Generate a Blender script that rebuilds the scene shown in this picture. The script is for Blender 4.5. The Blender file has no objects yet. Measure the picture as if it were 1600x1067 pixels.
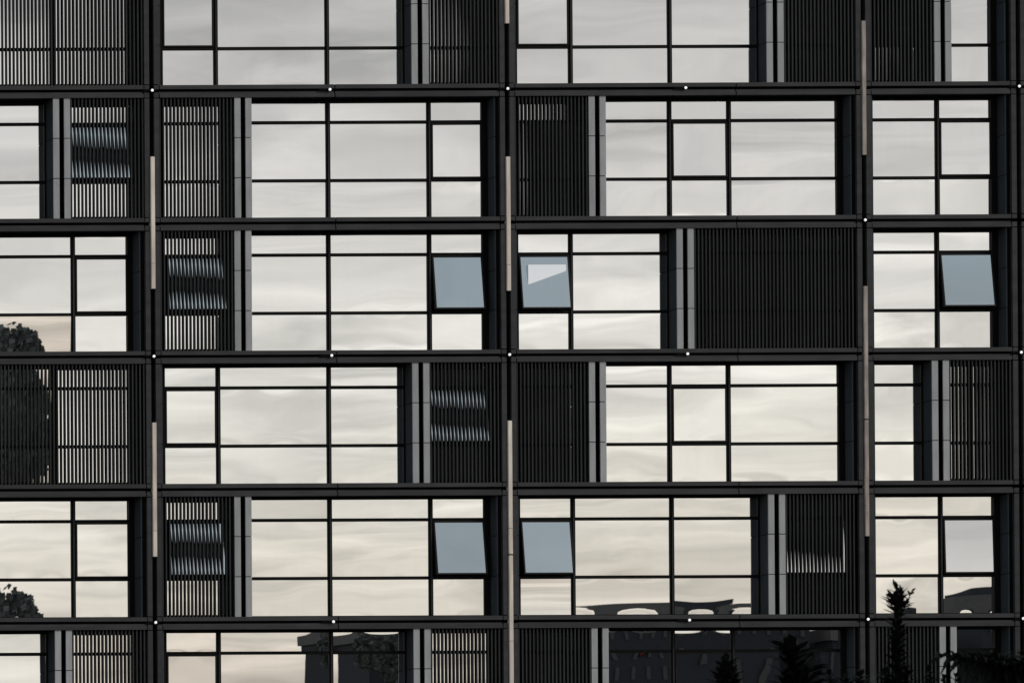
import bpy, math, random
import numpy as np
from mathutils import Matrix, Vector
random.seed(7)
sc = bpy.context.scene
C = sc.collection
R = math.radians

# ------------------------------------------------------------------ camera
CAM = (-53.0, -130.0, 1.6)          # long lens with shift, standing well to the left and below
F_PX = 130.0 / 0.0145               # focal length in photo pixels (photo is 1600 wide)
RX, RY, RZ = 0.0062030, 0.0023235, -0.0043408
OFFX, OFFY = 3655.17 + 16.38, 1075.86 - 40.13
cam_d = bpy.data.cameras.new('camera')
cam = bpy.data.objects.new('camera', cam_d); C.objects.link(cam)
Rm = Matrix.Rotation(RX, 3, 'X') @ Matrix.Rotation(RY, 3, 'Y') @ Matrix.Rotation(RZ, 3, 'Z')
Mw = Matrix.Rotation(math.pi / 2, 3, 'X') @ Rm
cam.matrix_world = Matrix.Translation(CAM) @ Mw.to_4x4()
cam_d.sensor_width = 36.0
cam_d.lens = F_PX / 1600 * 36
cam_d.shift_x = OFFX / 1600
cam_d.shift_y = OFFY / 1600
cam_d.clip_start = 1.0
cam_d.clip_end = 6000
cam_d.dof.use_dof = True
cam_d.dof.focus_distance = 130.0
cam_d.dof.aperture_fstop = 5.0
sc.camera = cam

def at(px, py, depth=0.0):
    """measure: photo pixel -> (X, Z) on the vertical plane y = depth of the facade"""
    d = Mw @ Vector(((px - 800 + OFFX) / F_PX, (533.5 - py + OFFY) / F_PX, -1.0))
    t = (depth - CAM[1]) / d.y
    return CAM[0] + d.x * t, CAM[2] + d.z * t

# ------------------------------------------------------------------ sky, sun, exposure
w = bpy.data.worlds.new('World'); sc.world = w; w.use_nodes = True
nt = w.node_tree; nt.nodes.clear()
def N(t, typ, **kw):
    n = t.nodes.new(typ)
    for k, v in kw.items():
        setattr(n, k, v)
    return n
SUN_EL, SUN_AZ = R(38), R(128)       # high veil of cloud, sun off to the right behind the camera
out = N(nt, 'ShaderNodeOutputWorld'); bg = N(nt, 'ShaderNodeBackground')
sky = N(nt, 'ShaderNodeTexSky'); sky.sky_type = 'NISHITA'; sky.sun_disc = False
sky.sun_elevation = SUN_EL; sky.sun_rotation = SUN_AZ
tc = N(nt, 'ShaderNodeTexCoord'); sep = N(nt, 'ShaderNodeSeparateXYZ')
nt.links.new(tc.outputs['Generated'], sep.inputs[0])
ramp = N(nt, 'ShaderNodeValToRGB')   # overcast sheet by elevation, same all round
el = ramp.color_ramp.elements
stops = [(0.0, (.70, .61, .52)), (.055, (.80, .71, .62)), (.078, (.97, .90, .80)), (.105, (1.05, 1.015, .94)),
         (.130, (.935, .895, .85)), (.165, (.685, .66, .64)), (.26, (.62, .65, .67)), (.33, (.425, .495, .53)), (.45, (.30, .38, .42)), (1.0, (.27, .32, .37))]
while len(el) < len(stops):
    el.new(.5)
for e, (p, c) in zip(el, stops):
    e.position = p; e.color = (*c, 1)
nt.links.new(sep.outputs['Z'], ramp.inputs['Fac'])
def math_node(t, op, a, b=None):
    n = N(t, 'ShaderNodeMath', operation=op)
    for i, v in enumerate((a, b)):
        if v is None: continue
        if isinstance(v, (int, float)): n.inputs[i].default_value = v
        else: t.links.new(v, n.inputs[i])
    return n.outputs[0]
zz = math_node(nt, 'ADD', math_node(nt, 'MAXIMUM', sep.outputs['Z'], 0.0), 0.045)
cx = math_node(nt, 'DIVIDE', sep.outputs['X'], zz); cy = math_node(nt, 'DIVIDE', sep.outputs['Y'], zz)
comb = N(nt, 'ShaderNodeCombineXYZ')
# streaks of high cloud drawn out across the view: rotate, then stretch sideways
ca, sa = math.cos(.38), math.sin(.38)
nt.links.new(math_node(nt, 'MULTIPLY', math_node(nt, 'ADD', math_node(nt, 'MULTIPLY', cx, ca), math_node(nt, 'MULTIPLY', cy, sa)), .95), comb.inputs[0])
nt.links.new(math_node(nt, 'SUBTRACT', math_node(nt, 'MULTIPLY', cy, ca), math_node(nt, 'MULTIPLY', cx, sa)), comb.inputs[1])
n1 = N(nt, 'ShaderNodeTexNoise'); n1.inputs['Scale'].default_value = 3.0; n1.inputs['Detail'].default_value = 6; n1.inputs['Roughness'].default_value = .55; n1.inputs['Distortion'].default_value = .6
nt.links.new(comb.outputs[0], n1.inputs['Vector'])
mr = N(nt, 'ShaderNodeMapRange'); mr.inputs[1].default_value = .3; mr.inputs[2].default_value = .7; mr.inputs[3].default_value = .66; mr.inputs[4].default_value = 1.21
nt.links.new(n1.outputs['Fac'], mr.inputs[0])
vm = N(nt, 'ShaderNodeVectorMath', operation='SCALE')
nt.links.new(ramp.outputs['Color'], vm.inputs[0])
nt.links.new(math_node(nt, 'MULTIPLY', mr.outputs[0], 10.0), vm.inputs['Scale'])
mix = N(nt, 'ShaderNodeMix', data_type='RGBA'); mix.inputs[0].default_value = .90
nt.links.new(sky.outputs[0], mix.inputs[6]); nt.links.new(vm.outputs[0], mix.inputs[7])
nt.links.new(mix.outputs[2], bg.inputs['Color'])
bg.inputs['Strength'].default_value = 0.1
nt.links.new(bg.outputs[0], out.inputs['Surface'])

sun_d = bpy.data.lights.new('sun', 'SUN'); sun_d.energy = 1.5; sun_d.angle = R(20); sun_d.color = (1, .94, .86)
sun = bpy.data.objects.new('sun', sun_d); C.objects.link(sun)
sdir = Vector((math.cos(SUN_EL) * math.sin(SUN_AZ), math.cos(SUN_EL) * math.cos(SUN_AZ), math.sin(SUN_EL)))
sun.rotation_euler = sdir.to_track_quat('Z', 'Y').to_euler()
vs = sc.view_settings
vs.view_transform = 'Standard'; vs.look = 'None'; vs.exposure = 0.0; vs.gamma = 1.0; vs.use_curve_mapping = False

# ------------------------------------------------------------------ materials
def mat(name, col, rough=.5, spec=.3, var=.12, scale=(3, 3, 3), metal=0.0, rand=.08):
    m = bpy.data.materials.new(name); m.use_nodes = True
    t = m.node_tree; b = t.nodes['Principled BSDF']
    b.inputs['Roughness'].default_value = rough
    b.inputs['Specular IOR Level'].default_value = spec
    b.inputs['Metallic'].default_value = metal
    co = N(t, 'ShaderNodeTexCoord'); mp = N(t, 'ShaderNodeMapping'); mp.inputs['Scale'].default_value = scale
    oi = N(t, 'ShaderNodeObjectInfo')
    t.links.new(co.outputs['Object'], mp.inputs['Vector'])
    va = N(t, 'ShaderNodeVectorMath', operation='ADD')
    t.links.new(mp.outputs[0], va.inputs[0]); t.links.new(oi.outputs['Location'], va.inputs[1])
    nz = N(t, 'ShaderNodeTexNoise'); nz.inputs['Scale'].default_value = 1.0; nz.inputs['Detail'].default_value = 5
    t.links.new(va.outputs[0], nz.inputs['Vector'])
    a = N(t, 'ShaderNodeMapRange'); a.inputs[1].default_value = .3; a.inputs[2].default_value = .7
    a.inputs[3].default_value = 1 - var; a.inputs[4].default_value = 1 + var
    t.links.new(nz.outputs['Fac'], a.inputs[0])
    r2 = N(t, 'ShaderNodeMapRange'); r2.inputs[3].default_value = 1 - rand; r2.inputs[4].default_value = 1 + rand
    t.links.new(oi.outputs['Random'], r2.inputs[0])
    f = math_node(t, 'MULTIPLY', a.outputs[0], r2.outputs[0])
    v = N(t, 'ShaderNodeVectorMath', operation='SCALE'); v.inputs[0].default_value = col
    t.links.new(f, v.inputs['Scale']); t.links.new(v.outputs[0], b.inputs['Base Color'])
    rr = N(t, 'ShaderNodeMapRange'); rr.inputs[3].default_value = max(rough - .08, 0); rr.inputs[4].default_value = min(rough + .08, 1)
    t.links.new(nz.outputs['Fac'], rr.inputs[0]); t.links.new(rr.outputs[0], b.inputs['Roughness'])
    return m
M = {}
M['rail'] = mat('charcoal coated steel', (.056, .0545, .057), .55, .12, .2, (1.2, 3, 5))
M['web'] = mat('slat web painted shade', (.007, .007, .008), .6, .08)  # near-black colour puts the shade between the slats onto their webs
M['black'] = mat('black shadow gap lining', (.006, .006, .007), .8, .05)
M['frame'] = mat('black window frame', (.007, .0065, .0065), .5, .1)
M['sash'] = mat('dark bronze sash', (.018, .0165, .0155), .5, .1)
M['slat'] = mat('graphite louver slat', (.036, .037, .039), .6, .1, .16, (3, 3, .9), rand=.2)
M['pier'] = mat('light grey pier cladding', (.40, .40, .41), .6, .15, .12, (6, 6, 1.2), rand=.06)
M['side'] = mat('slate grey returns', (.062, .070, .078), .85, .02, .08, (4, 4, 1))  # side panels, a darker grey than the fin fronts
M['stained'] = mat('stained brown diffuser', (.40, .34, .30), .5, .3, .35, (9, 9, 1.9))
M['strip'] = mat('beige weathered diffuser', (.80, .70, .61), .5, .3, .22, (9, 9, 1.2))
M['stripcap'] = mat('pale strip end cap', (.42, .37, .33), .5, .3, .05)
M['wall'] = mat('dark core wall', (.02, .02, .021), .8, .1)
M['asphalt'] = mat('asphalt', (.05, .05, .05), .9, .2, .2, (.3, .3, .3))
M['concrete'] = mat('grey render', (.045, .048, .056), .8, .2)
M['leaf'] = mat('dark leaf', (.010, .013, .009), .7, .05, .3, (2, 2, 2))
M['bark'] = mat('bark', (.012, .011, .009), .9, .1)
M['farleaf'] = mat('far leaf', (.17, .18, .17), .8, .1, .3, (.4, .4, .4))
M['glint_wedge'] = mat('pale silvery film', (.78, .82, .87), .08, .5, .03, metal=1.0)  # for the added wedge that imitates a reflection
M['roofband'] = mat('grey brown roof band', (.15, .14, .135), .8, .2)
M['office glass'] = mat('dark office glazing', (.03, .035, .04), .25, .4)
M['redsign'] = mat('red sign panel', (.22, .03, .03), .6, .2)

def glass_mat():
    m = bpy.data.materials.new('silver coated glass'); m.use_nodes = True
    t = m.node_tree; t.nodes.clear()
    o = N(t, 'ShaderNodeOutputMaterial'); mx = N(t, 'ShaderNodeMixShader')
    gl = N(t, 'ShaderNodeBsdfGlossy'); gl.inputs['Roughness'].default_value = 0.0
    df = N(t, 'ShaderNodeBsdfDiffuse'); df.inputs['Color'].default_value = (.006, .007, .010, 1)
    co = N(t, 'ShaderNodeTexCoord'); oi = N(t, 'ShaderNodeObjectInfo')
    va = N(t, 'ShaderNodeVectorMath', operation='ADD')
    t.links.new(co.outputs['Object'], va.inputs[0]); t.links.new(oi.outputs['Location'], va.inputs[1])
    # faint roller-wave relief of toughened glass
    mp = N(t, 'ShaderNodeMapping'); mp.inputs['Scale'].default_value = (.55, .55, .8)
    t.links.new(va.outputs[0], mp.inputs['Vector'])
    nz = N(t, 'ShaderNodeTexNoise'); nz.inputs['Scale'].default_value = 1.0; nz.inputs['Detail'].default_value = 1.0; nz.inputs['Roughness'].default_value = .35
    t.links.new(mp.outputs[0], nz.inputs['Vector'])
    bp = N(t, 'ShaderNodeBump'); bp.inputs['Strength'].default_value = 1.0; bp.inputs['Distance'].default_value = .0010
    t.links.new(nz.outputs['Fac'], bp.inputs['Height'])
    t.links.new(bp.outputs[0], gl.inputs['Normal'])
    # dust / rain streak film: slight change of the coating tint
    m2 = N(t, 'ShaderNodeMapping'); m2.inputs['Scale'].default_value = (7, 7, .5)
    t.links.new(va.outputs[0], m2.inputs['Vector'])
    z2 = N(t, 'ShaderNodeTexNoise'); z2.inputs['Scale'].default_value = 1.0; z2.inputs['Detail'].default_value = 4
    t.links.new(m2.outputs[0], z2.inputs['Vector'])
    a = N(t, 'ShaderNodeMapRange'); a.inputs[1].default_value = .35; a.inputs[2].default_value = .75; a.inputs[3].default_value = 1.0; a.inputs[4].default_value = .985
    t.links.new(z2.outputs['Fac'], a.inputs[0])
    r2 = N(t, 'ShaderNodeMapRange'); r2.inputs[3].default_value = .945; r2.inputs[4].default_value = 1.0
    t.links.new(oi.outputs['Random'], r2.inputs[0])
    v = N(t, 'ShaderNodeVectorMath', operation='SCALE'); v.inputs[0].default_value = (.93, .93, .92)
    t.links.new(math_node(t, 'MULTIPLY', a.outputs[0], r2.outputs[0]), v.inputs['Scale'])
    t.links.new(v.outputs[0], gl.inputs['Color'])
    mx.inputs[0].default_value = .86
    t.links.new(df.outputs[0], mx.inputs[1]); t.links.new(gl.outputs[0], mx.inputs[2])
    t.links.new(mx.outputs[0], o.inputs['Surface'])
    return m
M['glass'] = glass_mat()
def lamp_mat():
    m = bpy.data.materials.new('lit white lamp lens'); m.use_nodes = True
    b = m.node_tree.nodes['Principled BSDF']
    b.inputs['Base Color'].default_value = (.8, .8, .8, 1)
    b.inputs['Emission Color'].default_value = (1, .98, .95, 1); b.inputs['Emission Strength'].default_value = .7
    return m
M['lamp'] = lamp_mat()

# ------------------------------------------------------------------ helpers
class MB:
    def __init__(s): s.v = []; s.f = []
    def box(s, x0, x1, y0, y1, z0, z1):
        b = len(s.v)
        s.v += [(x0, y0, z0), (x1, y0, z0), (x1, y1, z0), (x0, y1, z0), (x0, y0, z1), (x1, y0, z1), (x1, y1, z1), (x0, y1, z1)]
        s.f += [tuple(b + i for i in q) for q in ((0, 1, 5, 4), (1, 2, 6, 5), (2, 3, 7, 6), (3, 0, 4, 7), (4, 5, 6, 7), (3, 2, 1, 0))]
        return s
    def cyl(s, c, axis, r0, r1, L, n=12):
        b = len(s.v); q = Vector(axis).to_track_quat('Z', 'Y'); c = Vector(c)
        for r, h in ((r0, 0), (r1, L)):
            for i in range(n):
                a = 2 * math.pi * i / n
                s.v.append(tuple(c + q @ Vector((r * math.cos(a), r * math.sin(a), h))))
        for i in range(n):
            j = (i + 1) % n
            s.f.append((b + i, b + j, b + n + j, b + n + i))
        s.f.append(tuple(b + n + i for i in range(n))); s.f.append(tuple(b + i for i in reversed(range(n))))
        return s
    def mesh(s, name, m):
        me = bpy.data.meshes.new(name); me.from_pydata(s.v, [], s.f); me.materials.append(m); me.update()
        return me
    def build(s, name, m, parent=None, loc=None):
        return link(name, s.mesh(name, m), parent, loc)
def link(name, me, parent=None, loc=None):
    o = bpy.data.objects.new(name, me); C.objects.link(o)
    if parent is not None: o.parent = parent
    if loc is not None: o.location = loc
    return o
def empty(name, loc=(0, 0, 0)):
    o = bpy.data.objects.new(name, None); C.objects.link(o); o.location = loc
    return o
def tag(o, label=None, cat=None, group=None, kind=None):
    if label: o['label'] = label
    if cat: o['category'] = cat
    if group: o['group'] = group
    if kind: o['kind'] = kind
    return o

# ------------------------------------------------------------------ ground
g = MB(); g.v = [(-3000, -3000, 0), (3000, -3000, 0), (3000, 3000, 0), (-3000, 3000, 0)]; g.f = [(0, 1, 2, 3)]
tag(g.build('ground', M['asphalt']), kind='structure')

# ------------------------------------------------------------------ the facade
PX0 = 0.0145
POST = [-16.18, -8.13, -0.0825, 7.984, 11.490, 19.56]      # pillar centres
MID = {1: -4.108, 2: 3.944}                                # lamps at half bay
SPL = {1: at(525.5, 450, 0)[0], 2: at(1152.5, 450, 0)[0]}  # splice joint in the beams
Z0, PIT = 22.911, 3.01145
zb = lambda k: Z0 - PIT * k                                # groove centre of beam k (0 = topmost in view)
PG0, PG1 = .054, .163                                      # pillar rail: inner and outer offset
UP0, UP1 = .030, .122                                      # upper beam rail
LO0, LO1, LO2 = -.030, -.076, -.160                        # web, lower rail
G = .48                                                    # glass depth
B = empty('office_building')
tag(B, 'charcoal grid office facade with mirrored windows, dark slatted screens and open awning sashes', 'building')
MB().box(POST[0] - .3, POST[-1] + .3, .66, 9, 0, 31).build('wall', M['wall'], B)
MB().box(POST[0] - .4, POST[-1] + .4, .0, 9.1, 30.9, 31.5).build('parapet', M['rail'], B)
MB().box(POST[0] - .3, POST[-1] + .3, .1, .655, 26.1, 30.85).build('upper_wall', M['rail'], B)
MB().box(POST[0] - .3, POST[-1] + .3, .1, .655, .3, zb(5) - .19).build('lower_wall', M['rail'], B)
ROWS = range(-1, 6)
GAP = .021
cp = {}
def plate_mesh(z0, z1):
    k = (round(z0, 4), round(z1, 4))
    if k not in cp:
        cp[k] = MB().box(-(PG1 - PG0) / 2, (PG1 - PG0) / 2, 0, .10, z0, z1).mesh('corner_plate', M['rail'])
    return cp[k]
for k in ROWS:
    z = zb(k)
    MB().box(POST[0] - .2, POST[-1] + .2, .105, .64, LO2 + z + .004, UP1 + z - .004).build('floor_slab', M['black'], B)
    for b in range(5):
        x0, x1 = POST[b] + PG1 + GAP, POST[b + 1] - PG1 - GAP
        cuts = [x0] + ([SPL[b]] if b in SPL else []) + [x1]
        for i in range(len(cuts) - 1):
            a = cuts[i] + (GAP * .6 if i else 0); c = cuts[i + 1] - (GAP * .6 if i < len(cuts) - 2 else 0)
            dy = random.uniform(-.004, .004)
            MB().box(a, c, dy, .10, z + UP0, z + UP1).build('upper_rail', M['rail'], B)
            MB().box(a, c, dy, .10, z + LO2, z + LO1).build('lower_rail', M['rail'], B)
            MB().box(a, c, .035, .10, z + LO1 + .002, z + LO0).build('web_strip', M['rail'], B)
    for p in range(len(POST)):
        for s in (-1, 1):
            xm = POST[p] + s * (PG0 + PG1) / 2
            link('corner_plate', plate_mesh(UP0, UP1), B, (xm, random.uniform(0, .003), z))
            link('corner_plate', plate_mesh(LO2, LO1 + .03), B, (xm, random.uniform(0, .003), z))
for p in range(len(POST)):
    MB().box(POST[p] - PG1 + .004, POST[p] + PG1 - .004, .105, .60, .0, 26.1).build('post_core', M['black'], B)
    for k in list(ROWS) + [6]:
        z1 = zb(k - 1) + LO2 - GAP
        z0 = zb(k) + UP1 + GAP if k < 6 else .02
        if k == -1: continue
        for s in (-1, 1):
            xa, xb = sorted((POST[p] + s * PG0, POST[p] + s * PG1))
            MB().box(xa, xb, random.uniform(0, .003), .10, z0, z1).build('post_rail', M['rail'], B)

# ---- panes: slightly bowed slabs so that every one mirrors the sky a little differently
def pane(parent, x0, x1, z0, z1, y, tz=None, kz=None, tx=None, kx=None, eb=None, et=None, name='pane'):
    W, H = x1 - x0, z1 - z0
    tz = random.gauss(0, .0017) if tz is None else tz
    kz = random.gauss(0, .0016) / max(H, .5) if kz is None else kz
    tx = random.gauss(0, .003) if tx is None else tx
    kx = random.gauss(0, .003) / max(W, .6) if kx is None else kx
    eb = random.gauss(0, .0018) if eb is None else eb       # toughening dip along the lower and upper edge
    et = random.gauss(0, .0018) if et is None else et
    wp = random.uniform(0, 6.28); wn = random.uniform(3, 6)
    nx, nz = 14, 14
    def dip(u, q):
        o = 0
        for c, s_ in ((eb, -1), (et, 1)):
            e = max(0.0, s_ * q / H * 2 - .55) / .45
            o += c * s_ * e ** 3 / 3 * (.225 * H) * (.5 + .5 * math.sin(wp + wn * u * 2 / max(W, 1)))
        return o
    v, f = [], []
    for j in range(nz + 1):
        for i in range(nx + 1):
            u = (i / nx - .5) * W; q = (j / nz - .5) * H
            v.append((u, tz * q + kz * q * q / 2 + tx * u + kx * u * u / 2 + dip(u, q), q))
    for j in range(nz):
        for i in range(nx):
            a = j * (nx + 1) + i
            f.append((a, a + 1, a + nx + 2, a + nx + 1))
    nf = len(f); b = len(v)
    for zz_ in (-H / 2, H / 2):
        for yy in (.006, .03):
            for xx in (-W / 2, W / 2): v.append((xx, yy, zz_))
    f += [(b + 2, b + 6, b + 7, b + 3), (b, b + 4, b + 6, b + 2), (b + 1, b + 3, b + 7, b + 5), (b + 4, b + 5, b + 7, b + 6), (b, b + 2, b + 3, b + 1)]
    me = bpy.data.meshes.new(name); me.from_pydata(v, [], f); me.materials.append(M['glass'])
    for i, p_ in enumerate(me.polygons): p_.use_smooth = i < nf
    me.update()
    return link(name, me, parent, ((x0 + x1) / 2, y, (z0 + z1) / 2))

TR = (.668, 1.990)      # transom centre lines below the upper groove
TH, MW = .036, .047     # half widths of transom and mullion
def window(k, xl, xr, mulls, sash=None, opening=0.0, g=G, tilt=None, tweak={}, sash_y=0.0, lb=.045, glint=False, flat=False, rb=.045):
    """glazing of floor k between xl and xr; mulls = world x of mullions; sash = index of the section with an awning sash"""
    zt, zbm = zb(k - 1) + LO2 - .002, zb(k) + UP1 + .002
    y0 = g - .035
    f = MB()
    f.box(xl, xr, y0, g + .05, zt - .045, zt); f.box(xl, xr, y0, g + .05, zbm, zbm + .045)
    f.box(xl, xl + lb, y0 + .002, g + .05, zbm + .045, zt - .045); f.box(xr - rb, xr, y0 + .002, g + .05, zbm + .045, zt - .045)
    wn = f.build('window', M['frame'], B)
    for m in mulls:
        mm = MB().box(m - MW, m + MW, y0 + .004, g + .05, zbm + .045, zt - .045)
        mm.build('mullion', M['frame'], wn)
        MB().box(m - .016, m + .016, y0 - .03, y0 + .003, zbm + .046, zt - .046).build('mullion_cap', M['slat'], wn)
    edges = [xl + lb - MW] + list(mulls) + [xr - rb + MW]
    levels = [zt - .045 + TH, zb(k - 1) - TR[0], zb(k - 1) - TR[1], zbm + .045 - TH]
    for i in range(len(edges) - 1):
        a, c = edges[i] + MW, edges[i + 1] - MW
        for t in levels[1:3]:
            MB().box(a, c, y0 + .008, g + .05, t - TH, t + TH).build('transom', M['frame'], wn)
        for j in range(3):
            zh, zl = levels[j] - TH, levels[j + 1] + TH
            tw = dict(tweak.get((i, j), {}))
            if flat:
                tw.setdefault('tx', 0.0); tw.setdefault('kx', 0.0)
            if j == 1 and i == sash:
                sb = .037
                ox = (a + c) / 2
                fr = MB()
                Wd, Hd = c - a, zh - zl
                fr.box(-Wd / 2 + .004, Wd / 2 - .004, -.03, .05, -sb, -.004); fr.box(-Wd / 2 + .004, Wd / 2 - .004, -.03, .05, -Hd + .004, -Hd + sb)
                fr.box(-Wd / 2 + .004, -Wd / 2 + sb, -.028, .048, -Hd + sb, -sb); fr.box(Wd / 2 - sb, Wd / 2 - .004, -.028, .048, -Hd + sb, -sb)
                so = fr.build('awning_sash', M['sash'], B, (ox, g - .02 - sash_y, zh))
                so.rotation_euler.x = -R(opening)
                po = pane(so, -Wd / 2 + sb, Wd / 2 - sb, -Hd + sb, -sb, -.012, **tw)
                if glint:  # added wedge, stands in for a bright reflection in this pane
                    fm = MB()
                    pw, ph_ = Wd - 2 * sb, Hd - 2 * sb
                    for yy in (-1, -.014):
                        for fx, fz in ((.13, .17), (.93, .17), (.93, .29), (.13, .55)):
                            fm.v.append((-pw / 2 + fx * pw, yy if yy > -.5 else -.022 - .14 * (.55 - fz) * ph_, -sb - fz * ph_))
                    fm.f = [(0, 3, 2, 1), (4, 5, 6, 7), (0, 1, 5, 4), (1, 2, 6, 5), (2, 3, 7, 6), (3, 0, 4, 7)]
                    fo = fm.build('glint', M['glint_wedge'], so); fo['label'] = 'reflection built as an added silvery four sided film on the open sash'
                if opening > 4 and g == G:
                    so['label'] = 'awning sash hinged at the top and pushed open at the bottom'
                    # folding stays on both jambs and dark opening behind
                    D_ = Hd * math.sin(R(opening))
                    for s in (-1, 1):
                        st = MB(); L = Vector((0, -D_ * .62, -Hd * .62 + Hd * .80))
                        st.cyl((a + .03 if s < 0 else c - .03, g + .0, zh - Hd * .80), (0, -D_ * .62, Hd * .18), .012, .012, L.length, 8)
                        st.build('stay', M['frame'], B)
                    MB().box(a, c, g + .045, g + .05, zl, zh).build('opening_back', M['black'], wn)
            else:
                pane(wn, a, c, zl, zh, g, **tw)
    return wn

panel_cache = {}
def panel(parent, name, m, x0, x1, y0, y1, z0, z1):
    k = (name, round(x1 - x0, 4), round(y1 - y0, 4), round(z1 - z0, 4))
    if k not in panel_cache:
        W, D_, H = x1 - x0, y1 - y0, z1 - z0
        panel_cache[k] = MB().box(-W / 2, W / 2, 0, D_, -H / 2, H / 2).mesh(name, m)
    return link(name, panel_cache[k], parent, ((x0 + x1) / 2, y0 + random.uniform(0, .004), (z0 + z1) / 2))
def thirds(k):
    zt, zl = zb(k - 1) + LO2 - .002, zb(k) + UP1 + .002
    h = (zt - zl) / 3
    return [(zl + i * h + (.009 if i else 0), zl + (i + 1) * h - (.009 if i < 2 else 0)) for i in range(3)]
FW, FG = .136, .112
def pier(k, x):
    """two light grey fins with a dark slot between, darker grey returns"""
    zt, zl = zb(k - 1) + LO2 - .002, zb(k) + UP1 + .002
    core = MB().box(x + .012, x + FW - .012, .06, .60, zl, zt).box(x + FW + FG + .012, x + 2 * FW + FG - .012, .06, .60, zl, zt).box(x + FW - .012, x + FW + FG + .012, .26, .60, zl, zt)
    core.box(x + .001, x + FW - .001, .0595, .0625, zl, zt).box(x + FW + FG + .001, x + 2 * FW + FG - .001, .0595, .0625, zl, zt)
    co = core.build('pier', M['black'], B)
    for z0, z1 in thirds(k):
        for xx in (x, x + FW + FG):
            panel(co, 'front_panel', M['pier'], xx, xx + FW, .02, .055, z0, z1)
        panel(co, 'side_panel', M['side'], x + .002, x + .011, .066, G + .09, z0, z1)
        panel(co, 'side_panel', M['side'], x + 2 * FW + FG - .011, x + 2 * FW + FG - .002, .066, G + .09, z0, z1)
    return x, x + 2 * FW + FG
def jamb(k, x, side):
    """return panel beside a pillar; x is the pillar axis, side -1 = window lies left of it"""
    zt, zl = zb(k - 1) + LO2 - .002, zb(k) + UP1 + .002
    if side < 0:
        x0 = x - PG1 - (.115 if x == POST[1] else .105)
        jo = MB().box(x0 + .008, x - PG1 - .002, .094, .60, zl, zt).build('jamb', M['black'], B)
        for z0, z1 in thirds(k):
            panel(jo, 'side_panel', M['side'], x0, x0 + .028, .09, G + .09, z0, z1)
        return x0
    x1 = x + PG1 + .052
    jo = MB().box(x + PG1 - .02, x1 - .008, .09, .60, zl, zt).build('jamb', M['black'], B)
    for z0, z1 in thirds(k):
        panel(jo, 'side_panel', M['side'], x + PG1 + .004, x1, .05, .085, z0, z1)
    return x1

# ---- louver screens
SW, SD, SP, SY = .031, .097, .0850, .03
slat_bank = MB(); n_single = 0
slat_me = {}
def tan_h(x): return (x - CAM[0]) / 130.0
def screen(k, xl, xr, mulls=(), phase=0.0, tilt=None, at_post=False, single=True, tweak={}, tilt_range=None):
    global n_single
    zt, zl = zb(k - 1) + LO2 - .004, zb(k) + UP1 + .004
    # glass behind: its distance sets how the slats line up with their own mirror image
    tm = tan_h((max(xl, -11.7) + min(xr, 11.7)) / 2)
    n = round(2 * .45 * tm / SP - phase)
    g = (n + phase) * SP / (2 * tm) + SY + SD / 2
    sy = 0.0
    if tilt:
        # the ajar sash behind: set it where the slats and their image cross at mid height
        tl, cph = tilt
        mid_ = .032 + .56 * math.sin(R(tl))
        q = 2 * tm / SP
        m_ = round((mid_ + .03) * q + cph - phase)
        sy = (m_ + phase - cph) / q - mid_
    else: tl = 0
    window(k, xl, xr, mulls, sash=(0 if tilt else None), opening=tl, g=g, tweak=tweak, sash_y=sy, lb=(.27 if at_post else .045), rb=(.21 if mulls else .045), flat=True)
    so = tag(empty('louver_screen', ((xl + xr) / 2, 0, zl)), None); so.parent = B
    for za, zb_ in ((zt - .05, zt), (zl, zl + .05)):
        r_ = MB().box(xl, xr, .125, .155, za, zb_).build('rail', M['frame'], so); r_.location = (-so.location.x, 0, -so.location.z)
    ns = int((xr - xl - .03) / SP) + 1
    off = .018
    H = round(zt - zl, 4)
    if H not in slat_me:
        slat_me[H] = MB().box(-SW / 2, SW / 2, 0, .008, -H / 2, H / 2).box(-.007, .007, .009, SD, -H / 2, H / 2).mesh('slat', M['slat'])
        slat_me[H].materials.append(M['web'])  # webs carry shade in their colour
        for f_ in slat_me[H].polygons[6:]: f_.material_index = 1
    for i in range(ns):
        x = xl + off + i * SP
        if single and n_single < 300 and x > -11.75:
            o = link('slat', slat_me[H], so, (x + random.uniform(-.0012, .0012) - so.location.x, SY + random.uniform(-.002, .002), (zt - zl) / 2))
            n_single += 1
        else:
            xx = x + random.uniform(-.0012, .0012)
            slat_bank.box(xx - SW / 2, xx + SW / 2, SY, SY + .008, zl, zt).box(xx - .007, xx + .007, SY + .009, SY + SD, zl, zt)
    return so

ymid = lambda k: 140 + 208 * k - 104
def xw(px, k, d): return at(px, ymid(k), d)[0]
DARK_L = dict(tz=-.0270, kz=.0, tx=0.0, kx=.0)
DARK_M = dict(tz=-.0311, kz=.0, tx=0.0, kx=.0)
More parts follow.
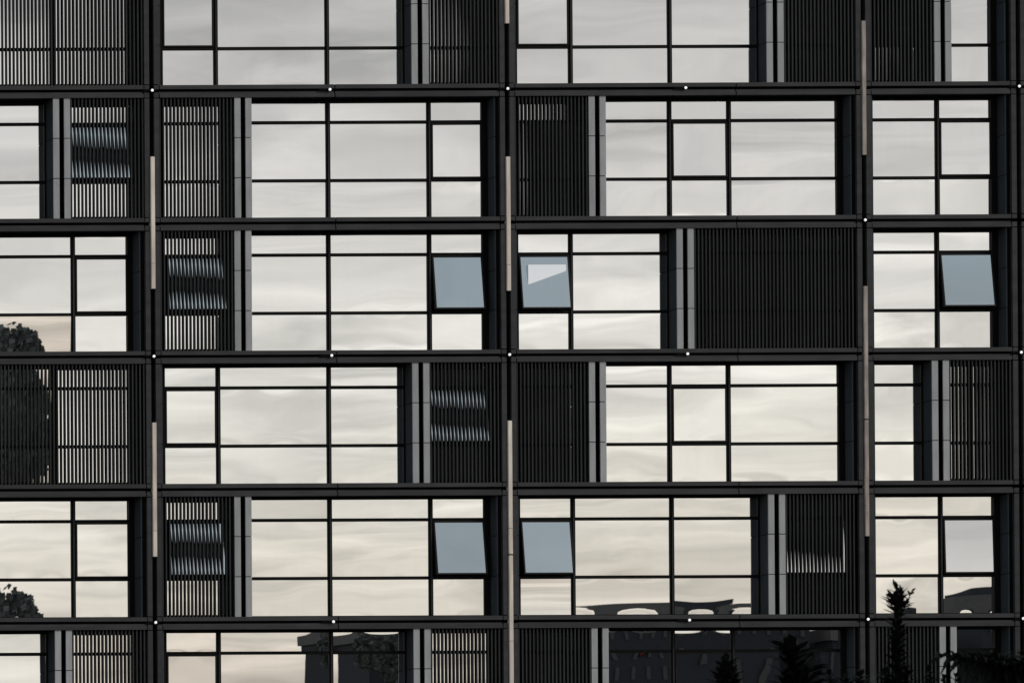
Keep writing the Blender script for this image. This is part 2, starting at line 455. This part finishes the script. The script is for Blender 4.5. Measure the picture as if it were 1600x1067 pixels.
# layout of every bay: (floor, bay): kind, pier px, mullion px of the window, sash section, sash opening, screen phase, screen tilt, screen mullion px
LAY = {
 (0, 0): ('S', None, [], None, 0, 0.05, 0, [80]),
 (0, 1): ('WPS', 643, [337, 511], 0, 0, .17, 0, []),
 (0, 2): ('WPS', 1198, [891.5, 1046.5], 0, 0, .44, 0, []),
 (0, 3): ('SPW', 1460, [], None, 0, .11, 0, []),
 (1, 0): ('WPS', 83.5, [-60], None, 0, 0.0, (7.3, .42), []),
 (1, 1): ('SPW', 367, [513, 670.5], 2, 0, .04, 0, []),
 (1, 2): ('SPW', 920.5, [1046.5, 1139.5], 1, .35, .11, 0, []),
 (1, 3): ('W', None, [1465], 1, .1, 0, 0, []),
 (2, 0): ('W', None, [-45, 114.5], 2, .1, 0, 0, []),
 (2, 1): ('SPW', 367, [514, 671.5], 2, 8.5, .0, (7.3, .42), []),
 (2, 2): ('WPS', 1058, [892.5], 0, 8.2, .43, 0, []),
 (2, 3): ('W', None, [1465], 1, 9.0, 0, 0, []),
 (3, 0): ('S', None, [], None, 0, .04, 0, [83]),
 (3, 1): ('WPS', 645, [341.5, 514.5], 0, 0, .46, (7.3, .42), []),
 (3, 2): ('SPW', 921, [1047, 1139], 1, .1, .45, 0, []),
 (3, 3): ('WPS', 1457, [], None, 0, .07, 0, []),
 (4, 0): ('W', None, [-45, 115], 2, .1, 0, 0, []),
 (4, 1): ('SPW', 367, [516, 673.5], 2, 9.0, .0, (7.3, .42), []),
 (4, 2): ('WPS', 1201, [896, 1050.5], 0, 8.8, .42, (2.5, .20), []),
 (4, 3): ('W', None, [1470.5], 1, 2.4, 0, 0, []),
 (5, 0): ('WPS', 86.6, [-55], None, 0, .03, 0, []),
 (5, 1): ('WPS', 647, [342.5, 518], 0, 0, .03, 0, []),
 (5, 2): ('SPW', 925, [1052, 1146], 1, 0, .5, 0, []),
 (5, 3): ('SPW', 1469, [], None, 0, .5, 0, []),
}
# panes that sit visibly off plumb or bowed in the photograph
TWK = {(2, 0): {(1, 2): DARK_M}, (4, 0): {(1, 2): dict(tz=.0010, kz=0, tx=0), (2, 2): dict(tz=.003, kz=0, tx=0)}, (4, 1): {(0, 2): dict(tz=.001, kz=0, tx=0, eb=.002), (1, 2): dict(tz=.002, kz=0, tx=-.002, eb=.003), (2, 2): dict(tz=.002, kz=0, tx=-.002, eb=.003)}, (4, 2): {(0, 2): dict(tz=.001, kz=-.022, et=0, eb=0), (1, 1): dict(tz=.0, kz=0, eb=0), (1, 2): dict(tz=.0, kz=0, tx=0, eb=.006), (2, 1): dict(tz=.0, kz=0, eb=0), (2, 2): dict(tz=.0003, kz=0, tx=0, eb=.005)},
       (4, 3): {(0, 1): dict(tz=.0, kz=0, eb=0), (0, 2): dict(tz=.002, kz=0, tx=.006, kx=.012), (1, 2): dict(tz=0, kz=0, tx=0, eb=.006)},
       (5, 0): {(i_, j_): dict(tz=.0135, kz=.0) for i_ in (0, 1) for j_ in (0, 1, 2)},
       (5, 1): {(1, 1): dict(tz=.0, kz=0, tx=0, kx=.0012), (1, 0): dict(tz=.0, tx=0, kx=.002), (2, 0): dict(tz=0, kz=0, tx=-.002, kx=0, et=.008), (2, 1): dict(tz=0, kz=0, tx=-.002, kx=.001)},
       (5, 2): {(0, 0): dict(tz=0, kz=0, et=.006), (1, 0): dict(tz=.0, kz=0, et=.028), (2, 0): dict(tz=0, kz=0, et=0)}}
STW = {(0, 3): {(0, 0): dict(tx=.009), (0, 1): dict(tx=.009)}, (1, 2): {(0, 1): dict(tx=.011), (0, 2): dict(tx=.011)}, (3, 0): {(0, 0): DARK_L, (0, 1): DARK_L, (0, 2): DARK_L}}
order = sorted(LAY, key=lambda q: (0 if q[0] in (1, 2, 3) else 1 if q[0] == 4 else 2 if q[0] == 0 else 3, q[1]))
for (k, b) in order:
    kind, ppx, mpx, sash, op, ph, tl, smp = LAY[(k, b)]
    pl, pr = POST[b], POST[b + 1]
    gg = .55 if b == 0 else G
    mu = [xw(m, k, gg - .03) for m in mpx]
    tw = TWK.get((k, b), {}); st = STW.get((k, b), {})
    sing = k != 5
    if kind == 'S':
        screen(k, pl + PG1 + .01, pr - PG1 - .02, [xw(m, k, G) for m in smp], ph, tl, True, sing, st)
    elif kind == 'W':
        x0 = jamb(k, pl, 1); x1 = jamb(k, pr, -1)
        window(k, pl + PG1 - .02, x1, mu, sash, op, tweak=tw, lb=.27, g=gg, rb=(.125 if b == 0 else .14))
    elif kind == 'WPS':
        jamb(k, pl, 1); p0, p1 = pier(k, xw(ppx, k, .02))
        window(k, pl + PG1 - .02, p0, mu, sash, op, tweak=tw, lb=.27, g=gg, glint=(k, b) == (2, 2))
        screen(k, p1 + .01, pr - PG1 - .02, (), ph, tl, False, sing, st)
    else:
        p0, p1 = pier(k, xw(ppx, k, .02)); x1 = jamb(k, pr, -1)
        screen(k, pl + PG1 + .01, p0 - .01, (), ph, tl, True, sing, st)
        window(k, p1, x1, mu, sash, op, tweak=tw, rb=.14)
for k in range(6):                                            # the bay beyond the right pillar
    x1 = jamb(k, POST[5], -1); jamb(k, POST[4], 1)
    window(k, POST[4] + PG1 - .02, x1, [14.2, 16.8], None, 0)
sb_o = tag(slat_bank.build('louver_slats', M['slat'], B), kind='stuff')
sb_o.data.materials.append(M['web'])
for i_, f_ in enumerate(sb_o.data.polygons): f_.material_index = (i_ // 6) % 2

# ------------------------------------------------------------------ lamps in the beam grooves, light strips in the pillars
ORD = ['topmost', 'second', 'third', 'fourth', 'lowest']
PN = {1: 'leftmost pillar', 2: 'middle-left pillar', 3: 'middle-right pillar', 4: 'far right pillar'}
def lamp(x, k, where, mid):
    o = empty('facade_lamp', (x, -.03, zb(k)))
    tag(o, 'round white lit lamp in the %s beam at the %s' % (ORD[k], where), 'lamp', 'round lamps along the beams')
    h = MB().cyl((0, .075, 0), (0, -1, 0), .026, .035, .085, 16)
    h.build('housing', M['black'], o)
    br = MB().box(-.19 if not mid else -.24, .10 if not mid else .03, .035, .075, -.022, .016)
    br.build('bracket', M['black'], o)
    ln = MB(); n = 16; ln.v = [(0, -.034, 0)]
    for rr, yy in ((.016, -.031), (.027, -.022), (.0325, -.008)):
        for i in range(n):
            a = 2 * math.pi * i / n; ln.v.append((rr * math.cos(a), yy, rr * math.sin(a)))
    for i in range(n):
        j = (i + 1) % n
        ln.f.append((0, 1 + i, 1 + j))
        for q in (0, 1): ln.f.append((1 + q * n + i, 1 + (q + 1) * n + i, 1 + (q + 1) * n + j, 1 + q * n + j))
    lo = ln.build('lens', M['lamp'], o)
    for p_ in lo.data.polygons: p_.use_smooth = True
for k, ps, ms in ((0, (1, 2, 4), (1, 2)), (1, (3,), ()), (2, (1, 2, 4), (1, 2)), (4, (1, 3, 4), (1, 2))):
    for p in ps: lamp(POST[p], k, PN[p], False)
    for m in ms: lamp(MID[m], k, 'middle of the %s bay' % ('left' if m == 1 else 'right'), True)

def strip(p, y0, y1, label, joint=41):
    dm = M['stained' if 'stained' in label else 'strip']
    x = POST[p] + .004
    ym = (y0 + y1) / 2; pxp = {1: 240, 2: 795, 3: 1352}[p]
    z1 = at(pxp, y0)[1]; z0 = at(pxp, y1)[1]
    zc = (z0 + z1) / 2; H = (z1 - z0) / 2 - .004
    o = empty('light_strip', (x, 0, z0))
    tag(o, label, 'light strip', 'beige light strips on the pillars')
    zj = joint * PX0
    hw = .049
    bx = MB()
    # shallow rounded channel
    prof = [(-hw, .09), (-hw, -.014), (-hw + .012, -.030), (hw - .012, -.030), (hw, -.014), (hw, .09)]
    def ex(a, c, s=1.0):
        m = MB(); n = len(prof)
        for zq in (a, c):
            for (q, r) in prof: m.v.append((q * s, r, zq))
        for i in range(n):
            j = (i + 1) % n; m.f.append((i, j, n + j, n + i))
        m.f.append(tuple(reversed(range(n)))); m.f.append(tuple(range(n, 2 * n)))
        return m
    ex(zj + .008, z1 - z0 - .004).build('diffuser', dm, o)
    ex(.012, zj - .008).build('diffuser', dm, o)
    ex(zj - .008 + .001, zj + .007, 1.12).build('collar', M['stripcap'], o)
    ex(0, .011, 1.05).build('end_cap', M['rail'], o)
strip(1, 245, 452, 'pale beige strip light on leftmost pillar crossing the second beam')
strip(1, 660, 870, 'pale beige strip light on leftmost pillar crossing the fourth beam')
strip(2, -170, 38, 'beige strip light on middle-left pillar cut off by the top edge')
strip(2, 245, 455, 'beige strip light on middle-left pillar crossing the second beam')
strip(2, 657, 866, 'beige strip light on middle-left pillar crossing the fourth beam')
strip(2, 867, 1075, 'beige strip light on middle-left pillar running down to the bottom edge', 74)
strip(3, 33, 243, 'stained brown beige strip light on middle-right pillar crossing the topmost beam')
strip(3, 447, 655, 'stained grey brown strip light on middle-right pillar crossing the third beam')
strip(3, 656, 838, 'stained grey brown strip light on middle-right pillar crossing the fourth beam')

# ------------------------------------------------------------------ trees in front of the facade (bottom right)
def leaf(m, base, d, up, L, W_, droop):
    d = d.normalized(); side = d.cross(up)
    if side.length < 1e-3: side = Vector((1, 0, 0))
    side.normalize(); nrm = side.cross(d)
    b = len(m.v)
    for t, ww in ((0, .12), (.3, .8), (.62, 1.0), (1, .06)):
        c = base + d * (L * t) - Vector((0, 0, 1)) * (droop * L * t * t)
        for s in (-1, 1):
            m.v.append(tuple(c + side * (s * ww * W_ / 2) + nrm * (.12 * W_ * (1 if ww > .5 else 0))))
    for i in range(3):
        m.f.append((b + 2 * i, b + 2 * i + 1, b + 2 * i + 3, b + 2 * i + 2))
def shoot(m, st, p0, p1, n, L, W_, lift, droop, r=.008):
    p0, p1 = Vector(p0), Vector(p1); ax = (p1 - p0)
    st.cyl(p0, ax, r * 1.5, r * .6, ax.length, 7)
    axn = ax.normalized()
    t1 = axn.orthogonal().normalized(); t2 = axn.cross(t1)
    for i in range(n):
        t = (i + random.random()) / n
        a = i * 2.39996 + random.uniform(-.4, .4)
        rad = t1 * math.cos(a) + t2 * math.sin(a)
        l = lift * (1 - .15 * t) + (1.4 if t > .93 else 0) + random.uniform(-.15, .15)
        d = rad + axn * l
        leaf(m, p0 + ax * t, d, axn, L * random.uniform(.75, 1.15) * (1 - .35 * max(0, t - .7) / .3), W_ * random.uniform(.8, 1.2), droop)
YT = -60.0
random.seed(21)
def tree(label, x_px, top_px, specs, lean=0.0):
    """specs: list of shoots (px0, py0, px1, py1, leaves, leaf length, lift, droop)"""
    xt, zt_ = at(x_px, top_px, YT)
    xb_, zb_ = at(x_px + lean, 1120, YT)
    o = empty('tree', (xb_, YT, 0)); tag(o, label, 'tree', 'dark trees before the facade')
    lf, st = MB(), MB()
    def rel(px, py, dy): 
        x, z = at(px, py, YT + dy); return Vector((x - xb_, dy, z))
    st.cyl((0, 0, 0), (0, 0, 1), .09, .04, zb_, 10)
    for (a, b_, c, d, n, L, li, dr) in specs:
        dy0, dy1 = 0, random.uniform(-.12, .12)
        p0, p1 = rel(a, b_, dy0), rel(c, d, dy1)
        if (p0 - Vector((0, 0, zb_))).length > .05:
            st.cyl((0, 0, zb_), p0 - Vector((0, 0, zb_)), .03, .014, (p0 - Vector((0, 0, zb_))).length, 7)
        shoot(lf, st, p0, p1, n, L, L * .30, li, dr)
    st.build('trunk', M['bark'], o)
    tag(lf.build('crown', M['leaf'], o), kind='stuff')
    return o
tree('tall dark tree with a tufted leafy leader rising across the lowest beam', 1401, 922,
     [(1402, 1120, 1402, 958, 150, .25, .8, .15), (1402, 965, 1401, 921, 26, .19, .7, -.1), (1402, 962, 1393, 930, 20, .18, .8, -.1), (1402, 962, 1409, 928, 20, .18, .8, -.1),
      (1406, 966, 1424, 925, 14, .13, .9, .1), (1390, 1120, 1384, 1052, 40, .24, .8, .2), (1420, 1110, 1416, 1050, 40, .22, .8, .2)])
tree('dark tree with broad pointed whorls before the lower right window', 1240, 1005,
     [(1248, 1120, 1238, 1012, 62, .36, .75, .05), (1240, 1030, 1232, 1006, 12, .26, .9, 0), (1240, 1030, 1248, 1006, 12, .26, .9, 0), (1255, 1110, 1264, 1036, 36, .30, .7, .2), (1230, 1120, 1226, 1056, 30, .28, .7, .2)])
tree('low dark tree top at the bottom edge left of the others', 1134, 1034,
     [(1136, 1120, 1134, 1036, 90, .27, 1.1, .2), (1150, 1110, 1146, 1050, 40, .2, 1.0, .2), (1122, 1120, 1124, 1050, 40, .2, 1.0, .2)])
tree('lowest dark tree tuft at the bottom edge below the middle-right pillar', 1344, 1052,
     [(1342, 1120, 1344, 1054, 60, .2, .8, .2), (1310, 1120, 1296, 1052, 50, .2, .8, .2), (1325, 1115, 1320, 1058, 50, .2, .8, .2)])
tree('small dark tuft at the bottom edge before the two grey fins', 1478, 1052,
     [(1478, 1120, 1476, 1058, 50, .18, .7, .2), (1455, 1120, 1452, 1048, 60, .18, .8, .2), (1486, 1110, 1494, 1056, 26, .16, .8, .2)])
tree('dark tree with drooping leaves spreading in from the right edge', 1590, 1020,
     [(1640, 1045, 1472, 1022, 80, .24, .75, .5), (1640, 1050, 1500, 1030, 80, .28, .6, .7), (1620, 1050, 1530, 1036, 80, .28, .5, .8),
      (1620, 1060, 1556, 1022, 110, .27, .3, .6), (1620, 1070, 1560, 1046, 100, .28, .3, .9), (1600, 1080, 1598, 1022, 90, .24, .6, .6)], 40)

# ------------------------------------------------------------------ what the lower panes mirror: the far side of the street
YR = -330.0
def mir(px, py):
    """where a plumb pane seen at this photo pixel looks to, on the vertical plane y = YR"""
    x, z = at(px, py, G); th = (x - CAM[0]) / (130 + G); tv = (z - CAM[2]) / (130 + G)
    return x + th * (G - YR), z + tv * (G - YR)
def far_block(label, px0, px1, py, depth, rows, cols, name='office_block', roof_bits=(), sign=False):
    x0, _ = mir(px0, py); x1, zt_ = mir(px1, py)
    o = empty(name, ((x0 + x1) / 2, YR, 0)); tag(o, label, 'building')
    W = (x1 - x0) / 2
    MB().box(-W, W, -depth, 0, 0, zt_).build('wall', M['concrete'], o)
    MB().box(-W - .3, W + .3, -depth - .3, .3, zt_ - .9, zt_ + .3).build('parapet', M['roofband'], o)
    m = MB(); fh = zt_ / rows; cw = 2 * W / cols
    for r in range(rows):
        for c in range(cols):
            m.box(-W + c * cw + .5, -W + (c + 1) * cw - .5, .02, .12, r * fh + .9, (r + 1) * fh - .5)
    tag(m.build('windows', M['office glass'], o), kind='stuff')
    for (a, c, h) in roof_bits:
        MB().box(-W + a * 2 * W, -W + c * 2 * W, -8, -2, zt_ + .5, zt_ + h).build('roof_room', M['concrete'], o)
    if sign:
        MB().box(-W * .72, -W * .58, .12, .4, zt_ - 2.2, zt_ - .3).build('sign', M['redsign'], o)
    return o
far_block('long low grey office block mirrored in the lowest windows of the left bay', 546, 655, 986, 8, 9, 6, roof_bits=((.3, .8, 1.2),))
far_block('grey office block with a red sign mirrored under the lower open sash', 884, 1195, 945, 8, 10, 12, roof_bits=((.6, .9, .9),), sign=True)
far_block('low grey office block mirrored left of the dark trees', 1240, 1425, 985, 8, 9, 8)
far_block('broad grey office block mirrored in the lowest right windows', 1486, 1740, 932, 8, 10, 12, roof_bits=((.2, .4, 1.0),))
def far_tree(label, px, py, rad):
    x, z = mir(px, py)
    o = empty('broad_tree', (x, YR + 6, 0)); tag(o, label, 'tree', 'trees across the street')
    MB().cyl((0, 0, 0), (0, 0, 1), .9, .4, z * .75, 10).build('trunk', M['bark'], o)
    m = MB()
    random.seed(int(px) + 500)
    clumps = []
    for i in range(130):
        u = Vector((random.gauss(0, 1), random.gauss(0, 1), random.gauss(0, 1))).normalized() * (random.random() ** .5)
        clumps.append(Vector((u.x * rad * .95, u.y * rad * .95, z - rad * 1.6 + u.z * rad * 1.5 - abs(u.x) * .9)))
    for i in range(8000):
        cc = clumps[i % 130]; sp = rad * .085
        c = cc + Vector((random.gauss(0, sp), random.gauss(0, sp), random.gauss(0, sp * 1.3)))
        s = random.uniform(.12, .36) * (.6 + rad * .15); a = Vector((random.gauss(0, 1), random.gauss(0, 1), random.gauss(0, 1))).normalized(); b_ = a.orthogonal().normalized()
        k = len(m.v); m.v += [tuple(c + a * s), tuple(c + b_ * s), tuple(c - a * s), tuple(c - b_ * s)]; m.f.append((k, k + 1, k + 2, k + 3))
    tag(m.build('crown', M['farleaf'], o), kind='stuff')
far_tree('tall tree across the street mirrored at the left edge', -26, 922, 3.2)
far_tree('tall tree across the street at the far left of the mirrored row', -90, 900, 4.2)
far_tree('lower tree across the street beside the mirrored left edge', 12, 942, 1.0)
far_tree('ragged tree across the street mirrored left of the narrow block', 506, 975, 1.3)
far_tree('second ragged tree across the street beside the narrow block', 556, 984, 1.6)
